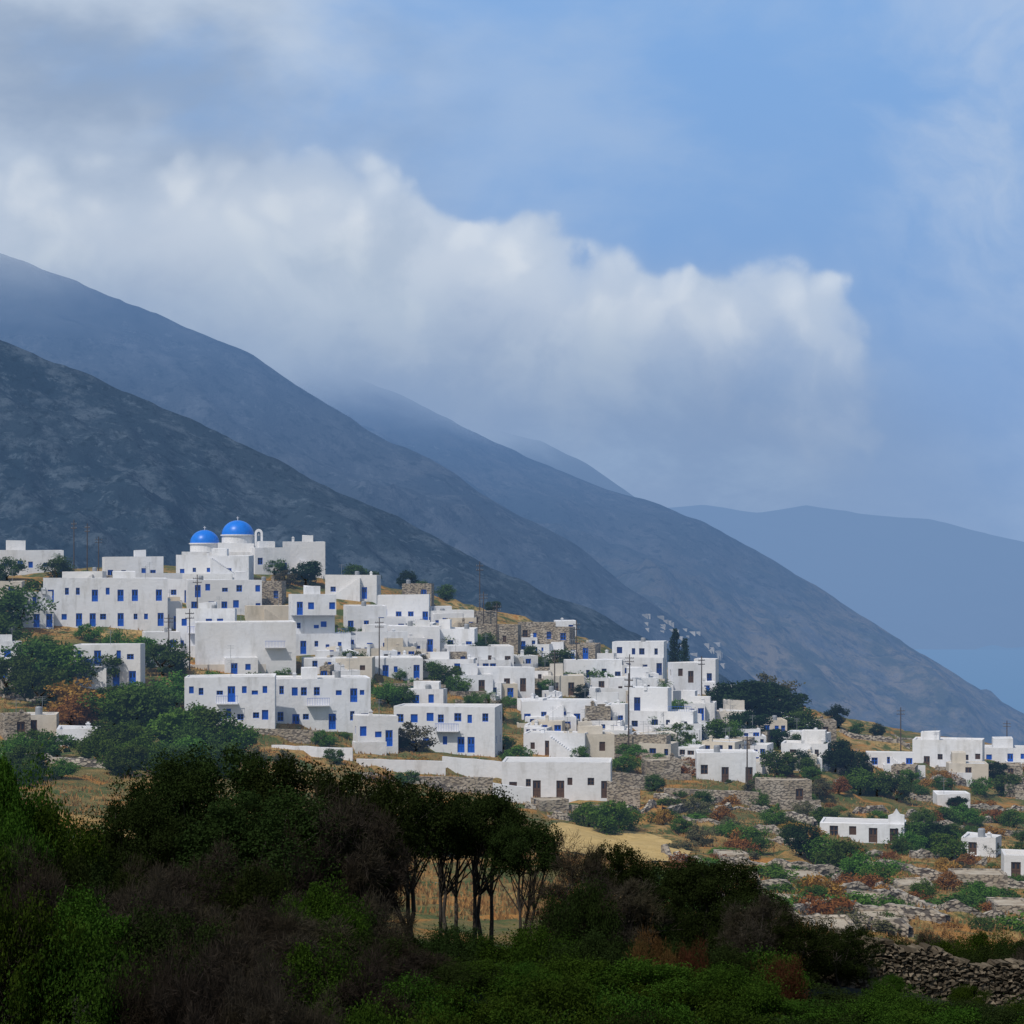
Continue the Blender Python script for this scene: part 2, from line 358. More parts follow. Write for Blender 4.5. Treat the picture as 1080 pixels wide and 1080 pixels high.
def block(wv,rv,x0,x1,y0,y1,z0,z1,ops_f=(),ops_l=(),ops_r=(),par=.35):
    V,F,I=wv; zt=z1+par; s=len(V)
    wall(V,F,I,(x0,y0),(1,0),(0,-1),x1-x0,z0,zt,list(ops_f))
    wall(V,F,I,(x0,y1),(0,-1),(-1,0),y1-y0,z0,zt,list(ops_l))
    wall(V,F,I,(x1,y0),(0,1),(1,0),y1-y0,z0,zt,list(ops_r))
    wall(V,F,I,(x1,y1),(-1,0),(0,1),x1-x0,z0,zt,[])
    t=.28; k=len(V)
    V+=[(x0,y0,zt),(x1,y0,zt),(x1,y1,zt),(x0,y1,zt),(x0+t,y0+t,zt-.05),(x1-t,y0+t,zt-.05),(x1-t,y1-t,zt-.05),(x0+t,y1-t,zt-.05),
        (x0+t,y0+t,z1),(x1-t,y0+t,z1),(x1-t,y1-t,z1),(x0+t,y1-t,z1)]
    for a in range(4):
        b=(a+1)%4; F.append((k+a,k+b,k+4+b,k+4+a)); F.append((k+4+a,k+4+b,k+8+b,k+8+a)); I.extend([0,0])
    cj=[random.uniform(-.14,.10) for _ in range(4)]
    for q in range(s,len(V)):
        x,y,z=V[q]; u=(x-x0)/(x1-x0); v=(y-y0)/(y1-y0)
        if z>z1+.12: z+= (cj[0]*(1-u)+cj[1]*u)*(1-v)+(cj[3]*(1-u)+cj[2]*u)*v
        V[q]=(x,y,z)
    V2,F2=rv; q=len(V2); V2+=[(x0+t,y0+t,z1-.003),(x1-t,y0+t,z1-.003),(x1-t,y1-t,z1-.003),(x0+t,y1-t,z1-.003)]; F2.append((q,q+1,q+2,q+3))
NH=0
LBL={'white':'whitewashed cubic house','cream':'cream plastered cubic house','stone':'rubble stone house','far':'whitewashed cubic house'}
def house(x0,x1,yt,yb,yaw=None,mt='white',nw=None,col=None,up=None,fl=None,label=None,kind='shutter',name='house',depth=None,door=True,tiny=False,loc=None,extras=True,par=None):
    global NH; NH+=1
    R=random.Random(NH*13+5)
    c=loc or hit((x0+x1)/2,yb); Y=c.y
    W=(x1-x0)*Y/K; Hh=(yb-yt)*Y/K
    if yaw is None: yaw=R.choice([-20,-12,-6,5,10,18])
    ya=math.radians(yaw*.8+R.uniform(-4,4)); d=depth or min(max(4.0,W*.5),7)
    w=(W-d*math.sin(abs(ya)))/math.cos(ya)
    if w<W*.6: w=W*.66; d=(W-w*math.cos(ya))/max(.05,math.sin(abs(ya)))
    d=max(3,min(d,8))
    fl=fl or max(1,int(round((Hh-.3)/3.5))); fh=(Hh-.35)/fl
    root=add(name,None,loc=c,rot=(0,0,ya-math.atan2(c.x,c.y)))
    col=col or R.choice(['blue','blue','blue','navy','blue','brown'])
    wv=([],[],[]);rv=([],[]); parts=[]
    if up is None or (up==(0,1) and fl>1 and R.random()<.35 and W>8):
        up=R.choice([(0,1),(0,.6),(.4,1),(0,.75),(.25,1),(.15,.8)]) if (fl>1 and W>5) else (0,1)
    xl,xr=-w/2,w/2
    for f in range(fl):
        if f==0: a,b=xl,xr
        else: a,b=xl+w*up[0],xl+w*up[1]
        yy0=0 if (f==0 or up==(0,1)) else R.choice([0,.9,1.6])
        if f>0: a+=.003*f; b-=.003*f
        z0=(-1.6 if tiny else -5.0) if f==0 else fh*f
        z1=fh*(f+1)
        n_=nw if nw is not None else max(1,int((b-a)/R.uniform(2.1,3.0)))
        if f>0 and nw is not None: n_=max(0,int(round(nw*(b-a)/w)))
        ops=[]
        if n_ and not tiny:
            pit=(b-a)/n_; di=R.randrange(n_) if door else -1; hh=R.choice([.9,1.1,1.25]); z_s=R.uniform(.30,.38)
            for i in range(n_):
                cx=pit*(i+.5)+R.uniform(-.28,.28)*pit; isd=(f==0 and i==di) or R.random()<.25
                if R.random()<.1 and n_>1 and not isd: continue
                ww=R.choice([.6,.8,.95]); h2=hh*R.choice([1,1,1,.6])
                ww=min(ww,pit*.5); cx=min(max(cx,.65),(b-a)-.65)
                if ops and cx-.5<ops[-1][1]+.12: continue
                if isd: ops.append((cx-.48,cx+.48,fh*f+.06,fh*f+min(2.15,fh*.82),'door'))
                else:
                    zb=fh*f+fh*z_s+R.choice([0,0,.2]); ops.append((cx-ww/2,cx+ww/2,zb,min(zb+h2,fh*(f+.88)),R.choice([kind,'window'])))
        opl=[];opr=[]
        for lst in (opl,opr):
            if tiny or nw==0: continue
            ns=int((d-yy0)/2.6)
            for i in range(ns):
                if R.random()<.65:
                    cy=(d-yy0)/ns*(i+.5)+R.uniform(-.3,.3); zb=fh*f+fh*R.uniform(.32,.42); lst.append((cy-.38,cy+.38,zb,min(zb+1.05,fh*(f+.88)),kind))
        yy1=d if f==0 else d-.003
        y0f=yy0+.003*f
        block(wv,rv,a,b,y0f,yy1,z0,z1,ops,opl,opr,par=par if par is not None else R.choice([.16,.24,.34]))
        for (u0,u1,zz0,zz1,kd) in ops: parts.append((kd,(a+(u0+u1)/2,y0f+.165,zz0),0,u1-u0,zz1-zz0))
        for (u0,u1,zz0,zz1,kd) in opl: parts.append((kd,(a+.165,yy1-(u0+u1)/2,zz0),-math.pi/2,u1-u0,zz1-zz0))
        for (u0,u1,zz0,zz1,kd) in opr: parts.append((kd,(b-.165,y0f+(u0+u1)/2,zz0),math.pi/2,u1-u0,zz1-zz0))
    zt=fh*fl; a,b=(xl+w*up[0],xl+w*up[1]) if fl>1 else (xl,xr)
    if extras and not tiny and mt!='stone' and b-a>5 and R.random()<.38:
        pw=R.uniform(1.8,4.2); pw=min(pw,b-a-1); px_=R.uniform(a+.35,b-.35-pw); py_=R.uniform(1.7,max(1.8,d-3)); ph=R.uniform(.9,1.9)
        block(wv,rv,px_,px_+pw,py_,min(py_+2.4,d-.35),zt,zt+ph,[],par=.15)
    root.location.x+=(d*math.sin(ya))/2
    if extras and not tiny and R.random()<.55:
        V=[];Fc=[]; t0=xl+R.choice([0,w*.35,-.8]); t1=t0+w*R.uniform(.5,.95); td=R.uniform(1.6,3.2); th=R.uniform(.5,1.3)
        box(V,Fc,t0,t1,-td,-.01,-5,th-.5); box(V,Fc,t0,t1,-td,-td+.25,th-.497,th+.1); box(V,Fc,t0,t0+.25,-td+.253,-.01,th-.497,th+.08)
        add('terrace',pymesh('terrace',V,Fc,[M[R.choice(['white','white','stone','cream']) if mt!='stone' else 'stone']]),root)
    if name=='chapel':
        V=[];Fc=[]; gx=xr-.9
        pr=[(-.9,-.3),(.9,-.3),(.9,1.1),(.4,1.2),(0,1.8),(-.4,1.2),(-.9,1.0)]
        for y in (.3,.8):
            for (u,v) in pr: V.append((gx+u,y,zt+v))
        n7=len(pr); Fc+=[tuple(range(n7)),tuple(range(2*n7-1,n7-1,-1))]
        for i in range(n7): j=(i+1)%n7; Fc.append((i,n7+i,n7+j,j))
        add('bell_gable',pymesh('bell_gable',V,Fc,[M['white']]),root)
    add('wall',pymesh('wall',wv[0],wv[1],[M[mt]]),root)
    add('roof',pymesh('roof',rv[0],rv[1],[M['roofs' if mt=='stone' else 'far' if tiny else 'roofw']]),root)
    for kd,l,rz,sw,sh in parts:
        add('door' if kd=='door' else 'window',win_mesh(kd,col),root,l,(0,0,rz),(sw,1,sh))
    if not tiny and name=='house':
        if R.random()<.45:
            V=[];Fc=[]; cx=R.uniform(a+.8,b-.8); cy=R.uniform(.8,1.5); hh=R.uniform(.5,.9)
            box(V,Fc,cx-.22,cx+.22,cy-.22,cy+.22,zt-.01,zt+hh); box(V,Fc,cx-.29,cx+.29,cy-.29,cy+.29,zt+hh,zt+hh+.08); box(V,Fc,cx-.15,cx+.15,cy-.15,cy+.15,zt+hh+.08,zt+hh+.25)
            add('chimney',pymesh('chimney',V,Fc,[M[mt]]),root)
        if R.random()<.35:
            V=[];Fc=[]; cx=R.uniform(a+.8,b-.8); cy=R.uniform(1,d-1)
            tube(V,Fc,(cx,cy,zt-.01),(cx,cy,zt+2.2),.03,.025,5)
            for q,l in ((2.1,.5),(1.9,.4),(1.7,.55)): tube(V,Fc,(cx-l,cy,zt+q),(cx+l,cy,zt+q),.02,.02,4)
            add('antenna',pymesh('antenna',V,Fc,[M['metal']]),root)
        if R.random()<.22:
            cx=R.uniform(a+1,b-1); cy=R.uniform(1.2,d-1.2)
            V,Fc=lathe([(.0,zt),(.42,zt),(.42,zt+.8),(.34,zt+.95),(0,zt+.98)],12)
            V=[(x+cx,y+cy,z) for x,y,z in V]
            add('water_tank',pymesh('water_tank',V,Fc,[M['metal']]),root)
        if fl>1 and up!=(0,1):
            V=[];Fc=[]; s0,s1=(xl,xl+w*up[0]) if up[0]>0 else (xl+w*up[1],xr)
            if s1-s0>1.5:
                zr=fh+.3; nrl=int((s1-s0-.3)/.35)
                for k in range(nrl+1): x=s0+.15+k*.35; tube(V,Fc,(x,.12,zr-.15),(x,.12,zr+.6),.02,.02,4)
                tube(V,Fc,(s0+.15,.12,zr+.6),(s0+.15+nrl*.35,.12,zr+.6),.03,.03,4)
                add('railing',pymesh('railing',V,Fc,[M['blue' if R.random()<.5 else 'metal']]),root)
        elif fl>1 and R.random()<.4:
            V=[];Fc=[];I=[]; x0_=R.uniform(a+.3,max(a+.4,b-3)); x1_=min(b-.3,x0_+R.uniform(2,3.5)); zb=fh
            box(V,Fc,x0_,x1_,-.95,-.01,zb-.12,zb); I+= [0]*6
            nb0=len(Fc); k=x0_+.05
            while k<x1_: tube(V,Fc,(k,-.9,zb),(k,-.9,zb+.95),.02,.02,4); k+=.22
            tube(V,Fc,(x0_,-.9,zb+.95),(x1_,-.9,zb+.95),.035,.035,4); I+=[1]*(len(Fc)-nb0)
            add('balcony',pymesh('balcony',V,Fc,[M['white'],M[col]],I),root)
        if R.random()<.3 and W>7 and mt!='stone':
            V=[];Fc=[]; ns=max(6,int(fh/.19)); s0=xr-.5 if R.random()<.5 else xl+.5; sg=-1 if s0>0 else 1
            for k in range(ns):
                xa=s0+sg*k*.28; box(V,Fc,min(xa,xa+sg*.278),max(xa,xa+sg*.278),-1.05,-.014,-3,fh*(k+1)/ns*.98-.2)
            if ns*.28<w: add('stair',pymesh('stair',V,Fc,[M[mt]]),root)
    stn=f"{'two' if fl==2 else 'three' if fl>=3 else 'one'} storey"
    cn={'blue':'blue','navy':'navy','brown':'brown'}[col]
    root['label']=label or (f"{stn} {LBL[mt]} with {cn} shutters and doors" if nw!=0 and not tiny else f"{stn} {LBL[mt]} with plain blank walls")
    cg={'house':('house','houses of the hillside village'),'chapel':('chapel',None),'stone_shed':('shed','stone sheds on the terraces')}[name]
    root['category']=cg[0]
    if cg[1]: root['group']=cg[1]
    return root
L=[
(-40,66,579,607,6,'white',8,'blue',(0,1)),(66,112,602,625,-8,'white',3,'blue',None),(108,172,587,614,8,'white',4,'blue',(0,1)),
(186,268,585,612,-6,'white',6,'blue',(0,1)),(264,306,576,606,12,'white',2,'blue',(0,1)),(298,343,570,606,6,'white',0,'blue',(0,1)),
(12,56,624,662,10,'white',3,'blue',(.3,1)),(46,176,609,661,4,'white',9,'blue',(0,1)),(172,210,610,636,-10,'white',2,'blue',(0,1)),
(150,192,634,664,12,'white',2,'blue',None),(196,276,611,648,6,'white',5,'blue',(0,1)),(186,250,642,690,-6,'white',3,'blue',(0,1)),(150,190,666,690,5,'white',2,'blue',None),
(205,312,655,708,4,'white',0,'blue',(0,1)),(266,302,612,640,-10,'stone',2,'blue',None),(258,310,638,660,12,'cream',1,'brown',None),
(304,370,626,690,10,'white',4,'blue',(0,.75)),(343,402,606,632,-8,'white',3,'blue',None),(362,408,638,668,8,'white',3,'blue',None),(370,430,666,692,12,'white',3,'blue',None),
(398,454,627,658,-8,'white',4,'blue',(0,1)),(408,464,659,688,8,'white',3,'blue',None),(440,500,643,664,8,'white',3,'blue',None),(454,504,662,690,-10,'white',3,'blue',None),
(490,524,644,664,10,'stone',1,'brown',None),(500,550,658,686,-8,'stone',2,'brown',None),(468,542,681,706,8,'white',4,'brown',None),
(546,586,656,680,8,'stone',2,'brown',None),(560,634,662,696,-8,'stone',5,'blue',(0,1)),(584,608,647,662,10,'white',1,'blue',None),
(500,564,704,730,8,'white',3,'brown',None),(444,502,694,714,-8,'white',2,'blue',None),(392,446,692,716,10,'white',3,'blue',None),
(336,396,694,714,-8,'cream',2,'brown',None),(594,656,695,722,8,'white',4,'navy',None),(608,704,677,712,-7,'white',6,'navy',(0,1)),
(640,692,713,738,10,'white',3,'brown',None),(548,630,738,768,8,'white',5,'blue',(0,1)),
(552,622,772,798,-6,'white',3,'brown',(0,1)),(614,644,744,774,8,'stone',1,'brown',None),(638,664,742,772,-10,'white',2,'blue',None),
(662,736,726,774,-10,'white',4,'navy',(0,.6)),(704,740,698,742,12,'white',2,'brown',(0,1)),(732,758,694,722,-10,'white',1,'navy',None),(594,648,774,800,10,'cream',2,'brown',None),
(640,708,777,800,-8,'stone',2,'brown',None),(704,740,762,784,8,'white',2,'brown',None),(733,797,792,826,9,'white',3,'brown',(0,1)),(766,796,778,798,-14,'stone',1,'brown',None),
(796,856,822,850,8,'stone',1,'brown',None),(824,876,783,806,-8,'white',3,'brown',(0,1)),(846,882,760,780,10,'stone',1,'brown',None),
(752,794,750,770,8,'cream',2,'brown',None),(913,963,794,812,8,'white',3,'blue',(0,1)),(963,1038,780,812,-8,'white',6,'brown',(0,.7)),
(1036,1100,788,808,8,'white',4,'blue',None),(984,1023,836,853,12,'white',1,'brown',None),(1014,1056,882,903,-8,'white',1,'brown',(0,1)),
(1056,1100,902,926,10,'white',1,'brown',None),(1060,1100,826,842,-8,'stone',1,'brown',None),
(529,647,802,842,-3,'white',7,'brown',(0,1)),(415,531,744,794,-8,'white',7,'blue',(0,1)),(195,292,712,768,-5,'white',7,'blue',(0,1)),(287,391,714,770,5,'white',8,'blue',(0,1)),
(78,153,678,724,-14,'white',4,'blue',(0,1)),(0,32,754,780,10,'stone',1,'brown',None),(26,62,752,778,-8,'cream',1,'brown',None),(60,106,768,786,-6,'white',0,'brown',None),
(372,420,754,788,8,'white',3,'blue',None),(-40,22,676,704,8,'white',3,'blue',None),(-30,14,704,724,8,'cream',1,'blue',None),
(318,378,692,712,8,'white',3,'blue',None),(426,472,727,748,-8,'white',2,'blue',None),(676,718,800,820,10,'stone',0,'brown',None),
(880,920,804,820,10,'stone',1,'brown',None),(236,272,694,712,8,'white',2,'blue',None),
(424,458,615,634,-8,'stone',1,'blue',None),(666,702,693,716,8,'cream',2,'brown',None),(476,520,711,732,8,'white',2,'brown',None),
(126,192,604,626,8,'white',4,'blue',None),(0,26,612,632,-8,'cream',1,'blue',None),(572,616,711,734,8,'cream',2,'brown',None),
(712,756,741,760,-8,'white',2,'blue',None),(998,1042,804,822,8,'cream',1,'brown',None),(940,968,808,822,-8,'stone',1,'brown',None),(1040,1078,806,820,8,'stone',1,'brown',None)]
for e in L: house(*e[:4],yaw=e[4],mt=e[5],nw=e[6],col=e[7],up=e[8])
RH=random.Random(77)
rx=[300,420,540,650,760,860]; rt=[628,645,672,700,735,775]; rb=[750,735,770,800,815,815]
for k in range(135):
    px=RH.uniform(330,800) if k<84 else RH.uniform(520,860); t=np.interp(px,rx,rt); b_=np.interp(px,rx,rb); py=RH.uniform(t,b_)
    if 400<px<545 and 740<py<800: continue
    if 520<px<660 and py>800: continue
    ww=RH.uniform(18,50)*(.8 if k%3 else 1); hh=RH.uniform(11,20)
    house(px-ww/2,px+ww/2,py-hh,py,None,RH.choice(['white','white','white','cream','stone','white','white','cream']),RH.choice([2,2,3,3,4]) if ww>24 else RH.choice([1,2]),RH.choice(['blue','blue','brown','navy']),None,fl=1)
house(865,956,866,889,-4,'white',4,'brown',(0,1),fl=1,label='long low white chapel with small bell gable at one end',name='chapel',extras=False,depth=5)
for (a,b,t,bb) in [(790,880,948,956),(878,958,965,974),(744,802,925,934),(896,938,945,954),(1000,1062,920,934),(752,790,899,908),(940,985,930,940),(560,600,842,856),(1040,1090,952,964),(820,870,921,930),(850,905,974,984)]:
    house(a,b,t,bb,random.choice([-12,8,14]),'stone',0,'brown',(0,1),fl=1,label='low ruined dry stone shed with flat earth roof',name='stone_shed',extras=False,par=.13)
rf=random.Random(4)
for k in range(34):
    px=rf.uniform(678,765); py=656+(px-684)*.42+rf.gauss(0,6)
    d=Vector(((px-540)/K,1,-(py-HZ)/K)).normalized(); best=None
    for bt in (BA,BB,BC):
        h=bt.ray_cast(Vector((0,0,0)),d)
        if h[0] and (best is None or h[0].y<best.y): best=h[0]
    if best:
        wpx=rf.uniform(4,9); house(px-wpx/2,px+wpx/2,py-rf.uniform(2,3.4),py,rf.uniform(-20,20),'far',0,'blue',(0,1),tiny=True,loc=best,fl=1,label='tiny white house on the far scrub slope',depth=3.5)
def retaining(a,b,t,bb,yaw,mt='white'):
    c=hit((a+b)/2,bb); Y=c.y; w=(b-a)*Y/K; h=(bb-t)*Y/K; V=[];F=[]
    nseg=int(w/1.5)+2
    for k in range(nseg):
        x=-w/2+w*k/(nseg-1); z=h*(1-.25*k/(nseg-1))+random.uniform(-.05,.05)
        V+=[(x,0,-4),(x,0,z),(x,.45,z),(x,.45,-4)]
    for k in range(nseg-1):
        for q in range(4): r=(q+1)%4; F.append((k*4+q,(k+1)*4+q,(k+1)*4+r,k*4+r))
    F+= [(0,1,2,3),((nseg-1)*4+3,(nseg-1)*4+2,(nseg-1)*4+1,(nseg-1)*4)]
    add('retaining_wall',pymesh('retaining_wall',V,F,[M[mt]]),loc=c,rot=(0,0,math.radians(yaw)),label='low whitewashed terrace retaining wall' if mt=='white' else 'low rubble terrace retaining wall',cat='wall',group='terrace retaining walls')
for a in [(286,372,786,798,-3),(376,470,800,814,4),(466,532,798,820,-6),(645,690,814,832,6,'stone'),(520,560,826,846,6,'white'),(640,675,824,850,-8,'stone'),(700,800,832,842,-10,'stone'),(100,200,692,702,3),(400,470,720,730,4,'stone'),(580,660,724,732,-5,'white'),(250,340,768,778,0,'stone'),(480,560,738,746,3,'stone'),(700,770,802,810,-6,'stone'),(560,640,848,856,4,'stone'),(380,520,818,828,2,'stone')]: retaining(*a)

# church
def church():
    c=hit(235,603); Y=c.y; s=Y/K
    root=add('church',None,loc=c,rot=(0,0,math.radians(4)),label='white church with two bright blue domes and a bell tower',cat='church')
    def X(px): return (px-235)*s
    def Zz(py): return (603-py)*s
    wv=([],[],[]);rv=([],[])
    block(wv,rv,X(192),X(268),0,9,-3,Zz(582)-.35,[(3.2,4.0,1.0,2.2),(7.2,8.0,1.0,2.2)])
    block(wv,rv,X(229),X(267),1.5,8,Zz(582)-.3,Zz(573)-.3)
    add('wall',pymesh('wall',wv[0],wv[1],[M['white']]),root); add('roof',pymesh('roof',rv[0],rv[1],[M['roofw']]),root)
    for x in (3.6,7.6): add('window',win_mesh('window','blue'),root,(X(192)+x,.165,1.0),(0,0,0),(.8,1,1.2))
    for px,pyb,rp,zb in ((214,573,15.5,582),(249,564,17,573)):
        r=rp*s; z0=Zz(zb)-.4; z1=Zz(pyb)
        V,F=lathe([(r*1.0,z0),(r*1.0,z1-.15),(r*1.08,z1-.12),(r*1.08,z1+.08),(r,z1+.1)],28)
        add('drum',pymesh('drum',V,F,[M['white']],sm=False),root,(X(px),4.5,0))
        prof=[(r*math.cos(a),z1+.1+r*.9*math.sin(a)) for a in np.linspace(0,math.pi/2-.03,14)]
        V,F=lathe(prof,36); add('dome',pymesh('dome',V,F,[M['dome']],sm=True),root,(X(px),4.5,0))
        V=[];F=[]; zt=z1+.1+r*.9
        box(V,F,-.05,.05,-.05,.05,zt-.05,zt+.7); box(V,F,-.24,-.052,-.04,.04,zt+.42,zt+.5); box(V,F,.052,.24,-.04,.04,zt+.42,zt+.5)
        add('cross',pymesh('cross',V,F,[M['white']]),root,(X(px),4.5,0))
    V=[];F=[]; bx=X(272); zb=Zz(572); h=Zz(556)-zb
    for a in (-.75,.35): box(V,F,bx+a,bx+a+.4,2,2.6,zb-3,zb+h*.6)
    n=10
    for k in range(n):
        t0,t1=math.pi*k/n,math.pi*(k+1)/n; q=len(V); z=zb+h*.6
        for y in (2,2.6):
            for t in (t0,t1):
                V.append((bx+.35*math.cos(t),y,z+.35*math.sin(t))); V.append((bx+.75*math.cos(t),y,z+.85*math.sin(t)))
        F+=[(q,q+1,q+3,q+2),(q+4,q+6,q+7,q+5),(q+1,q+5,q+7,q+3),(q,q+2,q+6,q+4)]
    add('bell_tower',pymesh('bell_tower',V,F,[M['white']]),root)
    V,F=lathe([(0,.5),(.12,.48),(.16,.3),(.26,0)],12); add('bell',pymesh('bell',V,F,[M['metal']]),root,(bx,2.3,zb+h*.45))
church()

def drystone(pts,h=1.1,t=.55):
    P=[hit(*p) for p in pts]; V=[];F=[]
    path=[]
    for a,b in zip(P,P[1:]):
        n=max(2,int((b-a).length/.7))
        for i in range(n): path.append(a.lerp(b,i/n))
    path.append(P[-1]); c=path[0].copy()
    for i,p in enumerate(path):
        q=path[min(i+1,len(path)-1)]; r=path[max(i-1,0)]; d=(q-r); d.z=0; d.normalize(); nn=Vector((-d.y,d.x,0))
        z=gz(p.x,p.y); hh=h*(.25 if noise.noise(Vector((p.x*.25,p.y*.25,7)))<-.18 else 1)*random.uniform(.7,1.15)
        for s,zz in ((-1,-.5),(-1,hh*.5),(-.8,hh),(.8,hh),(1,hh*.5),(1,-.5)):
            v=Vector((p.x,p.y,z))+nn*(s*t/2+random.uniform(-.09,.09))+Vector((0,0,zz+random.uniform(-.08,.08)))-c; V.append(tuple(v))
    for i in range(len(path)-1):
        for q in range(5): F.append((i*6+q,(i+1)*6+q,(i+1)*6+q+1,i*6+q+1))
    add('stone_wall',pymesh('stone_wall',V,F,[M['drystone']]),loc=c,label='long dry stone field wall following the slope',cat='wall',group='dry stone terrace walls')
for p in [[(556,852),(600,866),(690,852)],[(690,806),(760,818),(830,838),(865,858)],[(860,906),(960,920),(1090,938)],[(770,880),(860,896),(930,905)],[(930,834),(1000,846),(1090,856)],
 [(380,822),(460,830),(556,846)],[(740,955),(840,975),(960,990)],[(0,800),(60,806),(130,812)],[(880,826),(960,824),(1040,828)],[(960,868),(1090,884)],[(700,860),(780,852),(860,872)],
 [(850,765),(960,790)],[(880,930),(1000,960),(1090,972)],[(700,900),(760,925),(800,945)],[(0,735),(60,742),(150,738)],[(940,775),(1090,800)],[(760,912),(850,918),(900,925)],[(790,938),(860,944),(950,952)],[(960,905),(1040,912)],
 [(720,868),(800,876),(850,884)],[(900,858),(980,862),(1060,868)],[(820,956),(900,960),(1000,975)],[(690,842),(740,848),(800,846)]]: drystone(p,.85)
def nearwall():
    V=[];F=[]; a=Vector(((815-540)/K*61,61,0)); b=Vector(((1190-540)/K*63,63,0))
    L_=(b-a).length; d=(b-a).normalized(); nn=Vector((-d.y,d.x,0)); c=Vector((a.x,a.y,gz(a.x,a.y)))
    z=-.5
    while z<2.1:
        h=random.uniform(.06,.12); x=random.uniform(0,.2)
        while x<L_:
            w=random.uniform(.09,.28)
            top=1.42+.28*noise.noise(Vector((x*.7,0,0)))+.12*math.sin(x*.6+1)-max(0,1.4-x)*.6
            if z>top or random.random()<.03: x+=w; continue
            p=a+d*x; g=gz(p.x,p.y); k=len(V)
            for dy in (-.3,.3):
                for uu,vv in ((w*.08,h*.05),(w*.92,0),(w*.85,h*.9),(w*.15,h*.95)):
                    q=Vector((p.x,p.y,g+z))+d*(uu+random.uniform(-.03,.03))+nn*(dy+random.uniform(-.08,.08))+Vector((0,0,vv+random.uniform(-.02,.02)))-c; V.append(tuple(q))
            F+=[(k,k+1,k+2,k+3),(k+7,k+6,k+5,k+4),(k,k+4,k+5,k+1),(k+3,k+2,k+6,k+7),(k,k+3,k+7,k+4),(k+1,k+5,k+6,k+2)]
            x+=w
        z+=h
    m,nt=new_mat('beige_field_stone'); g=nt.new('ShaderNodeNewGeometry')
    cc=nt.mix(g.outputs['Random Per Island'],(.06,.048,.034),(.19,.155,.11)); cc=nt.mix(nt.ss(nt.noise(g.outputs['Position'],5,5),.45,.7),cc,(.07,.058,.042))
    bb=nt.new('ShaderNodeBsdfDiffuse'); nt.l.new(cc,bb.inputs[0]); finish(nt,bb.outputs[0],0)
    add('stone_wall',pymesh('stone_wall',V,F,[m]),loc=c,label='tumbledown beige grey dry stone wall among bushes',cat='wall')
nearwall()

# ------------------------------------------------------------------ vegetation
def leafmesh(name,C,Rd,per,size,mat,rs,flat=.8,aspect=.55,outward=.5,twig=False):
    C=np.asarray(C);Rd=np.asarray(Rd); n=len(C)*per
    idx=np.repeat(np.arange(len(C)),per)
    d=rs.normal(size=(n,3)); d/=np.linalg.norm(d,axis=1)[:,None]
    r=rs.uniform(.35,1.0,n)**.6*(1+.18*rs.normal(size=n))
    p=C[idx]+d*(Rd[idx]*r)[:,None]*np.array([1,1,flat])
    if twig: U=d*outward+rs.normal(size=(n,3))*.45+np.array([0,0,.35])
    else: U=rs.normal(size=(n,3))
    U/=np.linalg.norm(U,axis=1)[:,None]
    T=rs.normal(size=(n,3))
    N=d*outward+T*.5
    W=np.cross(N,U); W/=np.linalg.norm(W,axis=1)[:,None]+1e-9
    s=size*rs.uniform(.6,1.35,n)[:,None]
    V=np.empty((n,4,3)); V[:,0]=p-U*s; V[:,1]=p+W*s*aspect; V[:,2]=p+U*s; V[:,3]=p-W*s*aspect
    F=np.arange(n*4).reshape(n,4)
    return fast_mesh(name,V.reshape(-1,3),F,mat)
def clumps(rs,n,rx,rz,cz,rc,shell=.55,flatbot=0):
    C=[];R=[]
    while len(C)<n:
        d=rs.normal(size=3); d/=np.linalg.norm(d); q=rs.uniform(shell,1)
        p=d*q*np.array([rx,rx,rz]); 
        if flatbot and p[2]<-flatbot*rz: p[2]=-flatbot*rz*rs.uniform(.4,1)
        C.append(p+[0,0,cz]); R.append(rc*rs.uniform(.5,1.4))
    return C,R
def trunkmesh(C,h,r,rs,n=10,lean=.06,multi=1):
    V=[];F=[]
    for m_ in range(multi):
        p=Vector((0 if multi==1 else rs.uniform(-.06,.06),0 if multi==1 else rs.uniform(-.06,.06),-.12)); pts=[p]
        k=5; tx,ty=rs.normal(size=2)*(lean if multi==1 else .12)
        for i in range(1,k+1):
            t=i/k; pts.append(Vector((p.x+tx*t+rs.normal()*.012,p.y+ty*t+rs.normal()*.012,h*t)))
        for i in range(k): tube(V,F,pts[i],pts[i+1],r*(1.25-.7*i/k),r*(1.25-.7*(i+1)/k),8)
        for j in rs.permutation(len(C))[:n]:
            q=Vector(C[j]); s=pts[3 if rs.rand()<.5 else 5]; mid=s.lerp(q,.5)+Vector((rs.normal()*.02,rs.normal()*.02,.02))
            tube(V,F,s,mid,r*.45,r*.28,5); tube(V,F,mid,q,r*.28,r*.1,5)
    return pymesh('trunk',V,F,[M['bark']],sm=True)
TREE={}
def mk(kind,var,mat,n,rx,rz,cz,rc,per,size,h,r,nb=8,flat=.8,fb=0,multi=1,lean=.06):
    rs=np.random.RandomState(len(TREE)*31+var)
    C,R=clumps(rs,n,rx,rz,cz,rc,flatbot=fb)
    TREE[(kind,var)]=(trunkmesh(C,h,r,rs,nb,lean,multi),leafmesh('crown',C,R,per,size,M[mat],rs,flat))
for v in range(3):
    mk('round',v,'leaf_mid',32,.40,.38,.48,.15,130,.028,.35,.03)
    mk('bright',v,'leaf_bright',28,.44,.36,.45,.17,130,.028,.3,.03)
    mk('pine',v,'leaf_pine',32,.36,.36,.54,.14,150,.026,.4,.03)
mk('rust',0,'leaf_rust',24,.38,.38,.5,.16,120,.03,.3,.03)
mk('grey',0,'leaf_grey',24,.40,.38,.48,.15,120,.028,.3,.03)
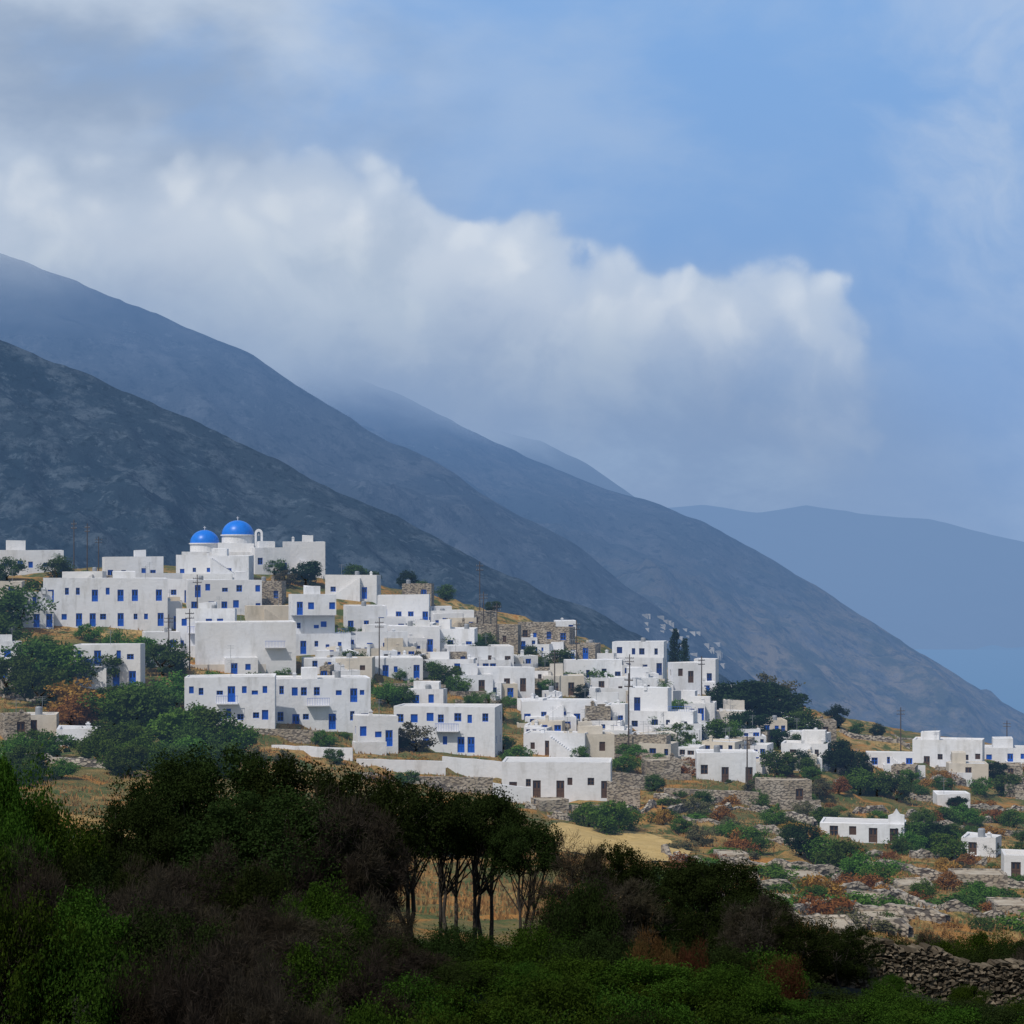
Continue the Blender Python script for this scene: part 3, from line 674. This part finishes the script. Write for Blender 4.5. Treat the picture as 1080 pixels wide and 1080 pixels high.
rs=np.random.RandomState(5); C=[(rs.normal()*.03,rs.normal()*.03,z) for z in np.linspace(.12,.95,14)]; R=[.11*(1-abs(c[2]-.4)*1.1)+.02 for c in C]
TREE[('cypress',0)]=(trunkmesh(C,.5,.025,rs,4),leafmesh('crown',C,R,150,.022,M['leaf_pine'],rs,1.3))
for v in range(3):
    mk('fgtree',v,'fg_dark',76,.42,.20,.78,.085,380,.0085,.62,.016,nb=12,flat=.8,fb=.5,multi=3)
    mk('fgdense',v,'fg_dark',96,.44,.40,.57,.10,360,.0085,.45,.016,nb=8,flat=.85,multi=2)
for v in range(2):
    rs=np.random.RandomState(300+v); C,R=clumps(rs,60,.40,.36,.60,.11)
    TREE[('fgbare',v)]=(trunkmesh(C,.5,.014,rs,26,multi=3),leafmesh('crown',C,R,330,.030,M['fg_brown'],rs,.9,.06,.9,True))
def place_tree(kind,x,y,h,wr=1.0,label='',name='tree',group=None,var=None,sink=.0):
    vs=[k for k in TREE if k[0]==kind]; key=random.choice(vs) if var is None else (kind,var)
    tm,cm=TREE[key]; root=add(name,None,loc=(x,y,gz(x,y)-sink),rot=(0,0,random.uniform(0,6.28)),sc=(h*wr,h*wr,h),label=label,cat='tree',group=group)
    add('trunk',tm,root); add('crown',cm,root); return root
LT={'round':'leafy olive green tree between white houses','bright':'fresh green bushy tree on the slope','pine':'dark green pine tree with uneven crown','rust':'rusty orange brown bushy tree','grey':'grey green shrubby tree with sparse crown','cypress':'slim dark cypress tree'}
T=[('round',20,662,50),('bright',35,650,46),('round',-5,690,50),('round',60,610,26),('round',8,612,28),('bright',50,702,38),('round',30,720,52),('bright',75,722,50),('round',105,725,42),('round',10,735,50),('round',45,745,46),('bright',125,690,30),
('bright',92,676,22),('bright',150,700,34),('round',172,712,42),('bright',185,745,42),('round',150,770,56),('bright',185,790,52),('round',215,790,50),('bright',240,796,46),('bright',120,765,46),('rust',85,762,50),('rust',75,768,38),('round',120,795,40),('bright',105,805,40),('bright',150,812,44),
('round',60,800,32),('bright',22,800,32),('bright',205,772,36),('round',258,794,28),('round',290,606,20),('pine',322,618,30),('grey',300,618,20),('round',375,606,22),('round',390,604,16),('pine',430,622,22),('round',445,624,18),('round',470,632,18),('round',520,640,14),
('grey',438,706,22),('bright',432,712,20),('round',470,726,30),('round',455,714,20),('bright',482,732,24),('bright',410,742,28),('round',425,744,24),('bright',445,740,24),('round',590,706,26),('round',560,696,18),('bright',630,722,26),('round',612,720,20),('bright',600,724,18),
('grey',438,792,36),('pine',420,792,20),('cypress',712,712,48),('cypress',722,716,42),('pine',775,762,50),('pine',800,768,56),('pine',820,762,48),('pine',758,752,34),('grey',815,748,44),('round',840,778,36),('pine',885,768,26),('pine',790,780,36),
('bright',715,788,30),('round',755,788,36),('round',700,792,22),('bright',770,782,26),('bright',640,878,40),('bright',655,875,34),('bright',622,872,30),('round',820,818,32),('round',850,820,26),('pine',880,814,38),('pine',900,822,36),('bright',905,838,34),('round',925,840,32),('round',945,844,30),
('round',870,868,20),('pine',845,902,36),('bright',870,912,38),('round',890,920,38),('bright',905,928,36),('pine',985,898,36),('bright',1000,907,34),('round',965,894,32),('round',950,900,20),('round',835,890,26),('grey',740,892,26),('bright',770,884,22),
('bright',1015,870,26),('round',1065,840,28),('pine',1050,824,24),('bright',1070,872,22),('round',740,852,22),('bright',1075,912,28),('bright',1030,952,26),('bright',975,947,24),('bright',340,788,22),('round',352,806,20),('bright',545,804,22),('round',362,738,20),('bright',385,728,18),
('grey',735,860,22),('pine',925,778,16),('round',905,776,16),('pine',1010,857,20),('bright',800,852,22),('round',430,830,20),('round',690,834,20),('grey',300,810,22),('round',30,830,30),('grey',270,808,24),('rust',1050,932,20),('rust',905,907,18),
('bright',860,800,22),('bright',960,830,22),('bright',1035,838,22),('bright',815,870,22),('rust',700,870,18),('rust',760,868,20),('bright',720,880,20),('bright',850,850,20),('bright',925,870,18),('rust',985,870,18),('bright',530,790,18),('bright',660,800,18),('bright',690,770,20),('bright',500,745,18),('bright',575,730,16)]
rt2=random.Random(31)
for k in range(50):
    px=rt2.uniform(350,860); t=np.interp(px,rx,rt)+6; b_=np.interp(px,rx,rb)+15; T.append((rt2.choice(['bright','round','bright','bright','pine']),px,rt2.uniform(t,b_),rt2.uniform(12,25)))
for k in range(34):
    T.append((rt2.choice(['bright','round','bright','rust','bright','grey']),rt2.uniform(700,1085),rt2.uniform(830,960),rt2.uniform(14,26)))
for k in range(40):
    px=rt2.uniform(-15,275); py=rt2.uniform(735,822)
    if px<115 and 742<py<792: continue
    T.append((rt2.choice(['bright','round','bright']),px,py,rt2.uniform(24,42)))
for k,px,py,hp in T:
    c=hit(px,py); s=c.y/K; h=hp*s*1.1
    place_tree(k,c.x,c.y,h,random.uniform(1.1,1.55) if k!='cypress' else .9,LT[k],'cypress_tree' if k=='cypress' else 'pine_tree' if k=='pine' else 'tree','trees among the village houses',sink=h*.10)
def palmmesh():
    V=[];F=[];rs=np.random.RandomState(3)
    tube(V,F,(0,0,-.2),(.02,0,.7),.05,.035,8); tr=pymesh('trunk',V,F,[M['bark']],sm=True)
    V=[];F=[]
    for i in range(26):
        a=i*2.4; e=rs.uniform(-.3,1.1); L_=.38; p=Vector((.02,0,.7)); d=Vector((math.cos(a)*math.cos(e),math.sin(a)*math.cos(e),math.sin(e)))
        for s in range(8):
            q=p+d*L_/8; side=Vector((-math.sin(a),math.cos(a),0)); w=.07*math.sin((s+1)/9*math.pi)+.015
            for sg in (-1,1):
                for u in (.1,.6):
                    b=len(V); c0=p.lerp(q,u); V+= [tuple(c0),tuple(c0+(q-p)*.35),tuple(c0+side*sg*w+d*.03-Vector((0,0,.02)))]; F.append((b,b+1,b+2))
            d=(d-Vector((0,0,.16))).normalized(); p=q
    return tr,pymesh('crown',V,F,[M['leaf_mid']])
ptr,pcr=palmmesh()
for px,py,hp in [(516,758,36),(530,762,32),(505,760,28),(700,742,30),(62,606,26)]:
    c=hit(px,py); h=hp*c.y/K; r=add('palm_tree',None,loc=c,rot=(0,0,random.uniform(0,6)),sc=(h,h,h),label='short palm tree with arching fronds',cat='palm tree',group='palm trees in the village')
    add('trunk',ptr,r); add('crown',pcr,r)
SH=[]
for v,(mt) in enumerate(['leaf_mid','leaf_bright','leaf_rust','leaf_grey','leaf_bright','leaf_rust']):
    rs=np.random.RandomState(50+v); C,R=clumps(rs,14,.75,.32,.30,.34); SH.append((mt,leafmesh('shrub',C,R,110,.06,M[mt],rs,.75)))
SL={'leaf_mid':'low olive green shrub on dry ground','leaf_bright':'low bright green shrub on dry ground','leaf_grey':'low grey green shrub on dry ground','leaf_rust':'low rusty brown dry shrub'}
cnt=0
while cnt<180:
    rr=random.random()
    if rr<.80: px=random.uniform(660,1100); py=random.uniform(800+max(0,(px-900))*.02,985)
    elif rr<.88: px=random.uniform(-20,260); py=random.uniform(690,850)
    else: px=random.uniform(280,700); py=random.uniform(700,900)
    if 575<px<715 and 868<py<915: continue
    c=hit(px,py); mt,me=random.choice(SH); r=random.uniform(.9,2.6)
    add('shrub',me,loc=(c.x,c.y,c.z-.15),rot=(0,0,random.uniform(0,6)),sc=(r*random.uniform(.8,1.5),r*random.uniform(.8,1.3),r*random.uniform(.6,1.0)),label=SL[mt],cat='shrub',group='shrubs scattered over the dry slope'); cnt+=1
N=80000; rs=np.random.RandomState(9)
gy=rs.uniform(100,330,N); gu=rs.uniform(-.3,.3,N); gx=gu*gy
dn=np.array([noise.noise(Vector((a*.06,b*.06,3))) for a,b in zip(gx,gy)]); k=(dn>-.15)&~((abs(gx-FC.x)<8)&(abs(gy-FC.y)<19)); gx=gx[k];gy=gy[k]
gzv=np.array([gz(a,b) for a,b in zip(gx,gy)])
nn=len(gx); h=rs.uniform(.15,.45,nn); a=rs.uniform(0,6.28,nn); w=.10
V=np.empty((nn,3,3)); V[:,0]=np.c_[gx-np.cos(a)*w,gy-np.sin(a)*w,gzv-.05]; V[:,1]=np.c_[gx+np.cos(a)*w,gy+np.sin(a)*w,gzv-.05]; V[:,2]=np.c_[gx+rs.normal(size=nn)*.12,gy+rs.normal(size=nn)*.12,gzv+h]
add('dry_grass',fast_mesh('dry_grass',V.reshape(-1,3),np.arange(nn*3).reshape(nn,3),M['grass']),kind='stuff',label='golden dry grass covering the slope',cat='grass')

FG={}
for v in range(3):
    rs=np.random.RandomState(70+v); C,R=clumps(rs,60,.80,.44,.50,.20,.5); FG[('g',v)]=leafmesh('shrub',C,R,400,.017,M['fg_green'],rs,.85)
    rs=np.random.RandomState(80+v); C,R=clumps(rs,60,.80,.44,.50,.20,.5); FG[('d',v)]=leafmesh('shrub',C,R,380,.016,M['fg_dark'],rs,.85)
for v in range(2):
    rs=np.random.RandomState(90+v); C,R=clumps(rs,50,.76,.44,.48,.20,.3); FG[('b',v)]=leafmesh('shrub',C,R,460,.055,M['fg_brown'],rs,.95,.05,.9,True)
    rs=np.random.RandomState(95+v); C,R=clumps(rs,36,.72,.38,.48,.25,.4); FG[('r',v)]=leafmesh('shrub',C,R,420,.035,M['fg_rust'],rs,.9,.12,.6,True)
FL={'g':'dense deep green lentisk shrub','d':'dense dark juniper shrub','b':'leafless grey brown twiggy shrub','r':'dry reddish brown spiny shrub'}
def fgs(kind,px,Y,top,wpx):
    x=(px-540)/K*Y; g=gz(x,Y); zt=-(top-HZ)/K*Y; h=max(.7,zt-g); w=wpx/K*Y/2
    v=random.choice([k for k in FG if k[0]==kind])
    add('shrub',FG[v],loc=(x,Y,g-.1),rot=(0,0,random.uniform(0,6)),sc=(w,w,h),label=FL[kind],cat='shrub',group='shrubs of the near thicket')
prx=[-60,0,60,110,200,300,400,440,540,600,700,800,850,900,1000,1100]; pry=[800,815,870,905,905,930,955,978,982,978,985,1005,1032,1046,1056,1058]
for Y,dp,step in ((52,0,48),(44,26,54),(37,56,58),(30,92,66)):
    px=-60+random.uniform(0,30)
    while px<1150:
        top=np.interp(px,prx,pry)+dp*(.45 if px>840 else 1)+random.uniform(-12,14)
        if px<90: kd=random.choice('gdg') if dp<40 else random.choice('bdbg')
        elif px<320: kd=random.choice('bbbbdd') if dp>0 else random.choice('bbd')
        elif px<420: kd=random.choice('gbdgb')
        else: kd=random.choice('gggggd') if dp>0 else random.choice('gdgd')
        fgs(kd,px,Y,top,random.uniform(100,165)*(1+dp/250)); px+=step*random.uniform(.75,1.1)
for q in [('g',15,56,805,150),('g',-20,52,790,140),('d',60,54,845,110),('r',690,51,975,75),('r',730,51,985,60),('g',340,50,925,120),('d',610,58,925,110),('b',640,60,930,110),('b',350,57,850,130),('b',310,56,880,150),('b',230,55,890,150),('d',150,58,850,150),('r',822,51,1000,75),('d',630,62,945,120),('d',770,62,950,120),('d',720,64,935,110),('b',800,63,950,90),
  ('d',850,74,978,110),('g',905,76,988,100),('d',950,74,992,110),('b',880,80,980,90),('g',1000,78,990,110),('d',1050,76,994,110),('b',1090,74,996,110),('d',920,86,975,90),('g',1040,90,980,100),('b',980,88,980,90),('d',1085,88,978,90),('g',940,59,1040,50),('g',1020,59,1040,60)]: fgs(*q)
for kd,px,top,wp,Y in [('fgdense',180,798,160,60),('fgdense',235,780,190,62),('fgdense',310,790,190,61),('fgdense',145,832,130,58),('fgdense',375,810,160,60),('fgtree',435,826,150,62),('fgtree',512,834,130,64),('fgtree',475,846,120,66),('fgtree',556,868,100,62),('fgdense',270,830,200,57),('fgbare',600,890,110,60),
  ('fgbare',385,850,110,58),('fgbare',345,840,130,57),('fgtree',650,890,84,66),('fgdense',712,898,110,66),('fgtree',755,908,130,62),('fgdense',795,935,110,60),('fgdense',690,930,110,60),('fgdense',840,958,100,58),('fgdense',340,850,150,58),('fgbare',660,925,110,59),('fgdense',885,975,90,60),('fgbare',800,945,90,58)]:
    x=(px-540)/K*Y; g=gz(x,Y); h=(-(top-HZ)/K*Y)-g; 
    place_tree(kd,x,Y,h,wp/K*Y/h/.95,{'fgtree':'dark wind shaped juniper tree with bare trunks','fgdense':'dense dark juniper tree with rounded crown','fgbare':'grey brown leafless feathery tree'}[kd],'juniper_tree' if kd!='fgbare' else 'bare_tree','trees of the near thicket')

# ------------------------------------------------------------------ poles
def polemesh():
    V=[];F=[]; tube(V,F,(0,0,-.5),(0,0,8),.13,.085,8,True)
    for z in (7.3,6.7): box(V,F,-.8,-.1,-.05,.05,z,z+.1); box(V,F,.1,.8,-.05,.05,z,z+.1)
    pm=pymesh('pole',V,F,[M['wood']]); V=[];F=[]
    for z in (7.4,6.8):
        for x in (-.7,-.3,.3,.7): tube(V,F,(x,0,z),(x,0,z+.18),.045,.03,6,True)
    return pm,pymesh('insulator',V,F,[M['metal']])
pm,im=polemesh()
for px,py,hp in [(78,606,58),(92,606,54),(104,606,40),(208,660,54),(200,706,64),(400,712,60),(506,652,60),(524,686,50),(608,716,62),(663,800,90),(788,838,62),(950,792,46),(740,748,56),(510,668,44),(1062,800,40),(585,735,50),(178,700,52),(664,740,50)]:
    c=hit(px,py); h=hp*c.y/K/8
    r=add('utility_pole',None,loc=c,rot=(0,0,random.uniform(-.8,.8)),sc=(.9,.9,h),label='dark wooden utility pole with crossarms',cat='utility pole',group='utility poles in the village')
    add('pole',pm,r); add('insulator',im,r)

# ------------------------------------------------------------------ daylight
sd=Vector((-.42,-.55,.95)).normalized()
w=bpy.data.worlds.new('World'); scene.world=w; w.use_nodes=True; w.node_tree.nodes.clear(); nt=NT(w.node_tree)
sky=nt.new('ShaderNodeTexSky',sky_type='NISHITA'); sky.sun_disc=False; sky.sun_elevation=math.asin(sd.z); sky.sun_rotation=math.atan2(sd.x,sd.y)
sky.air_density=1.2; sky.dust_density=1.5; sky.ozone_density=1.5
bg=nt.new('ShaderNodeBackground'); nt.l.new(sky.outputs[0],bg.inputs[0]); bg.inputs[1].default_value=.1
o=nt.new('ShaderNodeOutputWorld'); nt.l.new(bg.outputs[0],o.inputs[0])

# ------------------------------------------------------------------ cloudy sky backdrop, a dome segment 75 km out over the bay
def skydome():
    V=[];F=[];na,nb=96,40;R=75000.0
    for j in range(nb+1):
        el=math.radians(-6+46*j/nb)
        for i in range(na+1):
            az=math.radians(-52+104*i/na); V.append((R*math.sin(az)*math.cos(el),R*math.cos(az)*math.cos(el),R*math.sin(el)))
    for j in range(nb):
        for i in range(na): k=j*(na+1)+i; F.append((k,k+na+1,k+na+2,k+1))
    m,nt=new_mat('cloudy_sky'); sp=nt.new('ShaderNodeSeparateXYZ'); nt.l.new(pos(nt),sp.inputs[0])
    ys=sp.outputs[1]; U=nt.m('MULTIPLY_ADD',nt.m('DIVIDE',sp.outputs[0],ys),2.0,.5); Vn=nt.m('MULTIPLY_ADD',nt.m('DIVIDE',sp.outputs[2],ys),-2.0,.5556)
    cmb=nt.new('ShaderNodeCombineXYZ'); nt.l.new(U,cmb.inputs[0]); nt.l.new(Vn,cmb.inputs[1]); P=cmb.outputs[0]
    mp=nt.new('ShaderNodeMapping'); mp.inputs['Rotation'].default_value=(0,0,math.radians(-28)); mp.inputs['Scale'].default_value=(1,1.9,1); nt.l.new(P,mp.inputs[0]); PS=mp.outputs[0]
    def warp(sc,det,amt):
        wn=nt.new('ShaderNodeTexNoise'); wn.inputs['Scale'].default_value=sc; wn.inputs['Detail'].default_value=det; nt.l.new(P,wn.inputs['Vector'])
        vs=nt.new('ShaderNodeVectorMath',operation='SUBTRACT'); nt.l.new(wn.outputs['Color'],vs.inputs[0]); vs.inputs[1].default_value=(.5,.5,.5)
        vsc=nt.new('ShaderNodeVectorMath',operation='SCALE'); nt.l.new(vs.outputs[0],vsc.inputs[0]); vsc.inputs['Scale'].default_value=amt
        va=nt.new('ShaderNodeVectorMath',operation='ADD'); nt.l.new(P,va.inputs[0]); nt.l.new(vsc.outputs[0],va.inputs[1]); return va.outputs[0]
    PW=warp(8,7,.10)
    skyc=nt.ramp(Vn,[(0,(.215,.405,.74)),(.2,(.215,.385,.69)),(.4,(.215,.355,.62)),(.55,(.21,.335,.565))])
    nb_=nt.noise(PS,3.0,7,.52,.3)
    h1=nt.m('MULTIPLY',nt.ss(nt.m('ADD',nb_,nt.m('MULTIPLY',nt.ss(U,.6,.0),.3)),.42,.75),nt.ss(U,.62,.2))
    hc=nt.mix(nt.ss(nt.noise(PS,2.3,6,.52),.38,.62),(.29,.38,.53),(.55,.63,.74))
    skyc=nt.mix(nt.m('MULTIPLY',h1,.92),skyc,hc)
    wz=nt.m('MULTIPLY',nt.ss(nt.noise(PW,3.6,7,.55,.4),.45,.66),nt.ss(U,.74,1.0))
    wz=nt.m('MULTIPLY',wz,nt.ss(Vn,.45,.15))
    skyc=nt.mix(nt.m('MULTIPLY',wz,.7),skyc,(.50,.60,.76))
    wz2=nt.m('MULTIPLY',nt.ss(nt.noise(PS,2.5,7,.55,.2),.45,.75),.5)
    skyc=nt.mix(wz2,skyc,(.41,.53,.72))
    edge=nt.curve(U,[(0,.165),(.12,.155),(.2,.147),(.28,.138),(.34,.145),(.40,.175),(.44,.205),(.468,.228),(.49,.207),(.515,.198),(.54,.207),(.57,.232),(.62,.246),(.66,.262),(.70,.263),(.74,.266),(.78,.260),(.81,.268),(.835,.290),(.86,.33),(.88,.38),(1,.5)])
    # softened profile that drives the shading inside the bank
    prof=nt.curve(U,[(0,.16),(.28,.145),(.5,.205),(.7,.258),(.85,.29),(1,.40)])
    nE=nt.noise(P,8,8,.55,.2); nF=nt.noise(PW,6,8,.55,.0)
    def voro(sc,sm,vec):
        v=nt.new('ShaderNodeTexVoronoi',feature='SMOOTH_F1'); v.inputs['Scale'].default_value=sc; v.inputs['Smoothness'].default_value=sm; nt.l.new(vec,v.inputs[0]); return v.outputs['Distance']
    v1=voro(13,.5,PW); v2=voro(30,.5,PW)
    disp=nt.m('ADD',nt.m('MULTIPLY',nt.m('SUBTRACT',.42,v1),.045),nt.m('MULTIPLY',nt.m('SUBTRACT',.42,v2),.022))
    disp=nt.m('ADD',disp,nt.m('MULTIPLY',nt.m('SUBTRACT',nE,.5),.055))
    rim=nt.m('MULTIPLY',nt.m('SUBTRACT',.855,U),.6)
    dd=nt.m('SMOOTH_MIN',nt.m('SUBTRACT',Vn,edge),rim,.05)
    d=nt.m('ADD',dd,disp)
    soft=nt.ss(U,.42,.2,.0,.9)
    sharp=nt.m('ADD',nt.m('MULTIPLY',nt.ss(d,-.006,.014),.72),nt.m('MULTIPLY',nt.ss(d,-.04,.05),.28)); softm=nt.ss(d,-.08,.09)
    mk1=nt.m('ADD',nt.m('MULTIPLY',sharp,nt.m('SUBTRACT',1.0,soft)),nt.m('MULTIPLY',softm,soft))
    lower=nt.curve(U,[(0,.35),(.25,.41),(.45,.435),(.7,.43),(.84,.44),(1,.44)])
    dl=nt.m('SUBTRACT',nt.m('ADD',lower,nt.m('MULTIPLY',nt.m('SUBTRACT',nF,.5),.30)),Vn)
    lowm=nt.ss(dl,-.07,.17)
    ds=nt.m('ADD',nt.m('SMOOTH_MIN',nt.m('SUBTRACT',Vn,prof),rim,.08),nt.m('MULTIPLY',disp,1.3))
    cc=nt.ramp(nt.m('ADD',ds,.03),[(0,(.45,.56,.74)),(.04,(.60,.68,.79)),(.09,(.66,.72,.80)),(.16,(.54,.62,.72)),(.25,(.39,.48,.62)),(.38,(.28,.37,.52))])
    # billow relief: small lobes lit from above
    lob=nt.ss(nt.m('ADD',nt.m('MULTIPLY',v1,.6),nt.m('MULTIPLY',v2,.4)),.18,.55)
    cc=nt.mix(nt.m('MULTIPLY',lob,.42),cc,(.38,.48,.64))
    cc=nt.mix(nt.m('MULTIPLY',nt.ss(nF,.50,.68),.5),cc,(.35,.45,.60))
    cc=nt.mix(nt.m('MULTIPLY',nt.ss(nF,.48,.32),.35),cc,(.68,.74,.82))
    haze=(.225,.325,.505)
    cc=nt.mix(lowm,haze,cc)
    veil=nt.m('MULTIPLY',nt.m('MULTIPLY',nt.ss(nt.m('SUBTRACT',Vn,prof),-.01,.15),nt.ss(U,1.15,.66)),.8)
    skyc=nt.mix(veil,skyc,nt.mix(nt.ss(nt.noise(PS,4,7,.6,.3),.42,.72),haze,(.30,.41,.58)))
    skyc=nt.mix(nt.m('MULTIPLY',nt.m('MULTIPLY',mk1,lowm),.95),skyc,cc)
    em=nt.new('ShaderNodeEmission'); nt.l.new(skyc,em.inputs[0]); out=nt.new('ShaderNodeOutputMaterial'); nt.l.new(em.outputs[0],out.inputs[0])
    nosample(m)
    add('sky',pymesh('sky',V,F,[m],sm=True),kind='structure',label='blue sky with a bright billowing cloud bank',cat='sky')
skydome()
sl=bpy.data.lights.new('sun','SUN'); sl.energy=3.0; sl.angle=math.radians(.6); sl.color=(1,.96,.91)
so=bpy.data.objects.new('sun',sl); COL.objects.link(so); so.rotation_euler=sd.to_track_quat('Z','Y').to_euler()
cam=bpy.data.cameras.new('camera'); cam.sensor_width=36; cam.lens=72; cam.shift_y=60/1080; cam.clip_end=200000; cam.clip_start=.5
co=bpy.data.objects.new('camera',cam); COL.objects.link(co); co.rotation_euler=(math.pi/2,0,0); scene.camera=co
scene.view_settings.view_transform='Standard'; scene.view_settings.look='None'; scene.view_settings.exposure=0
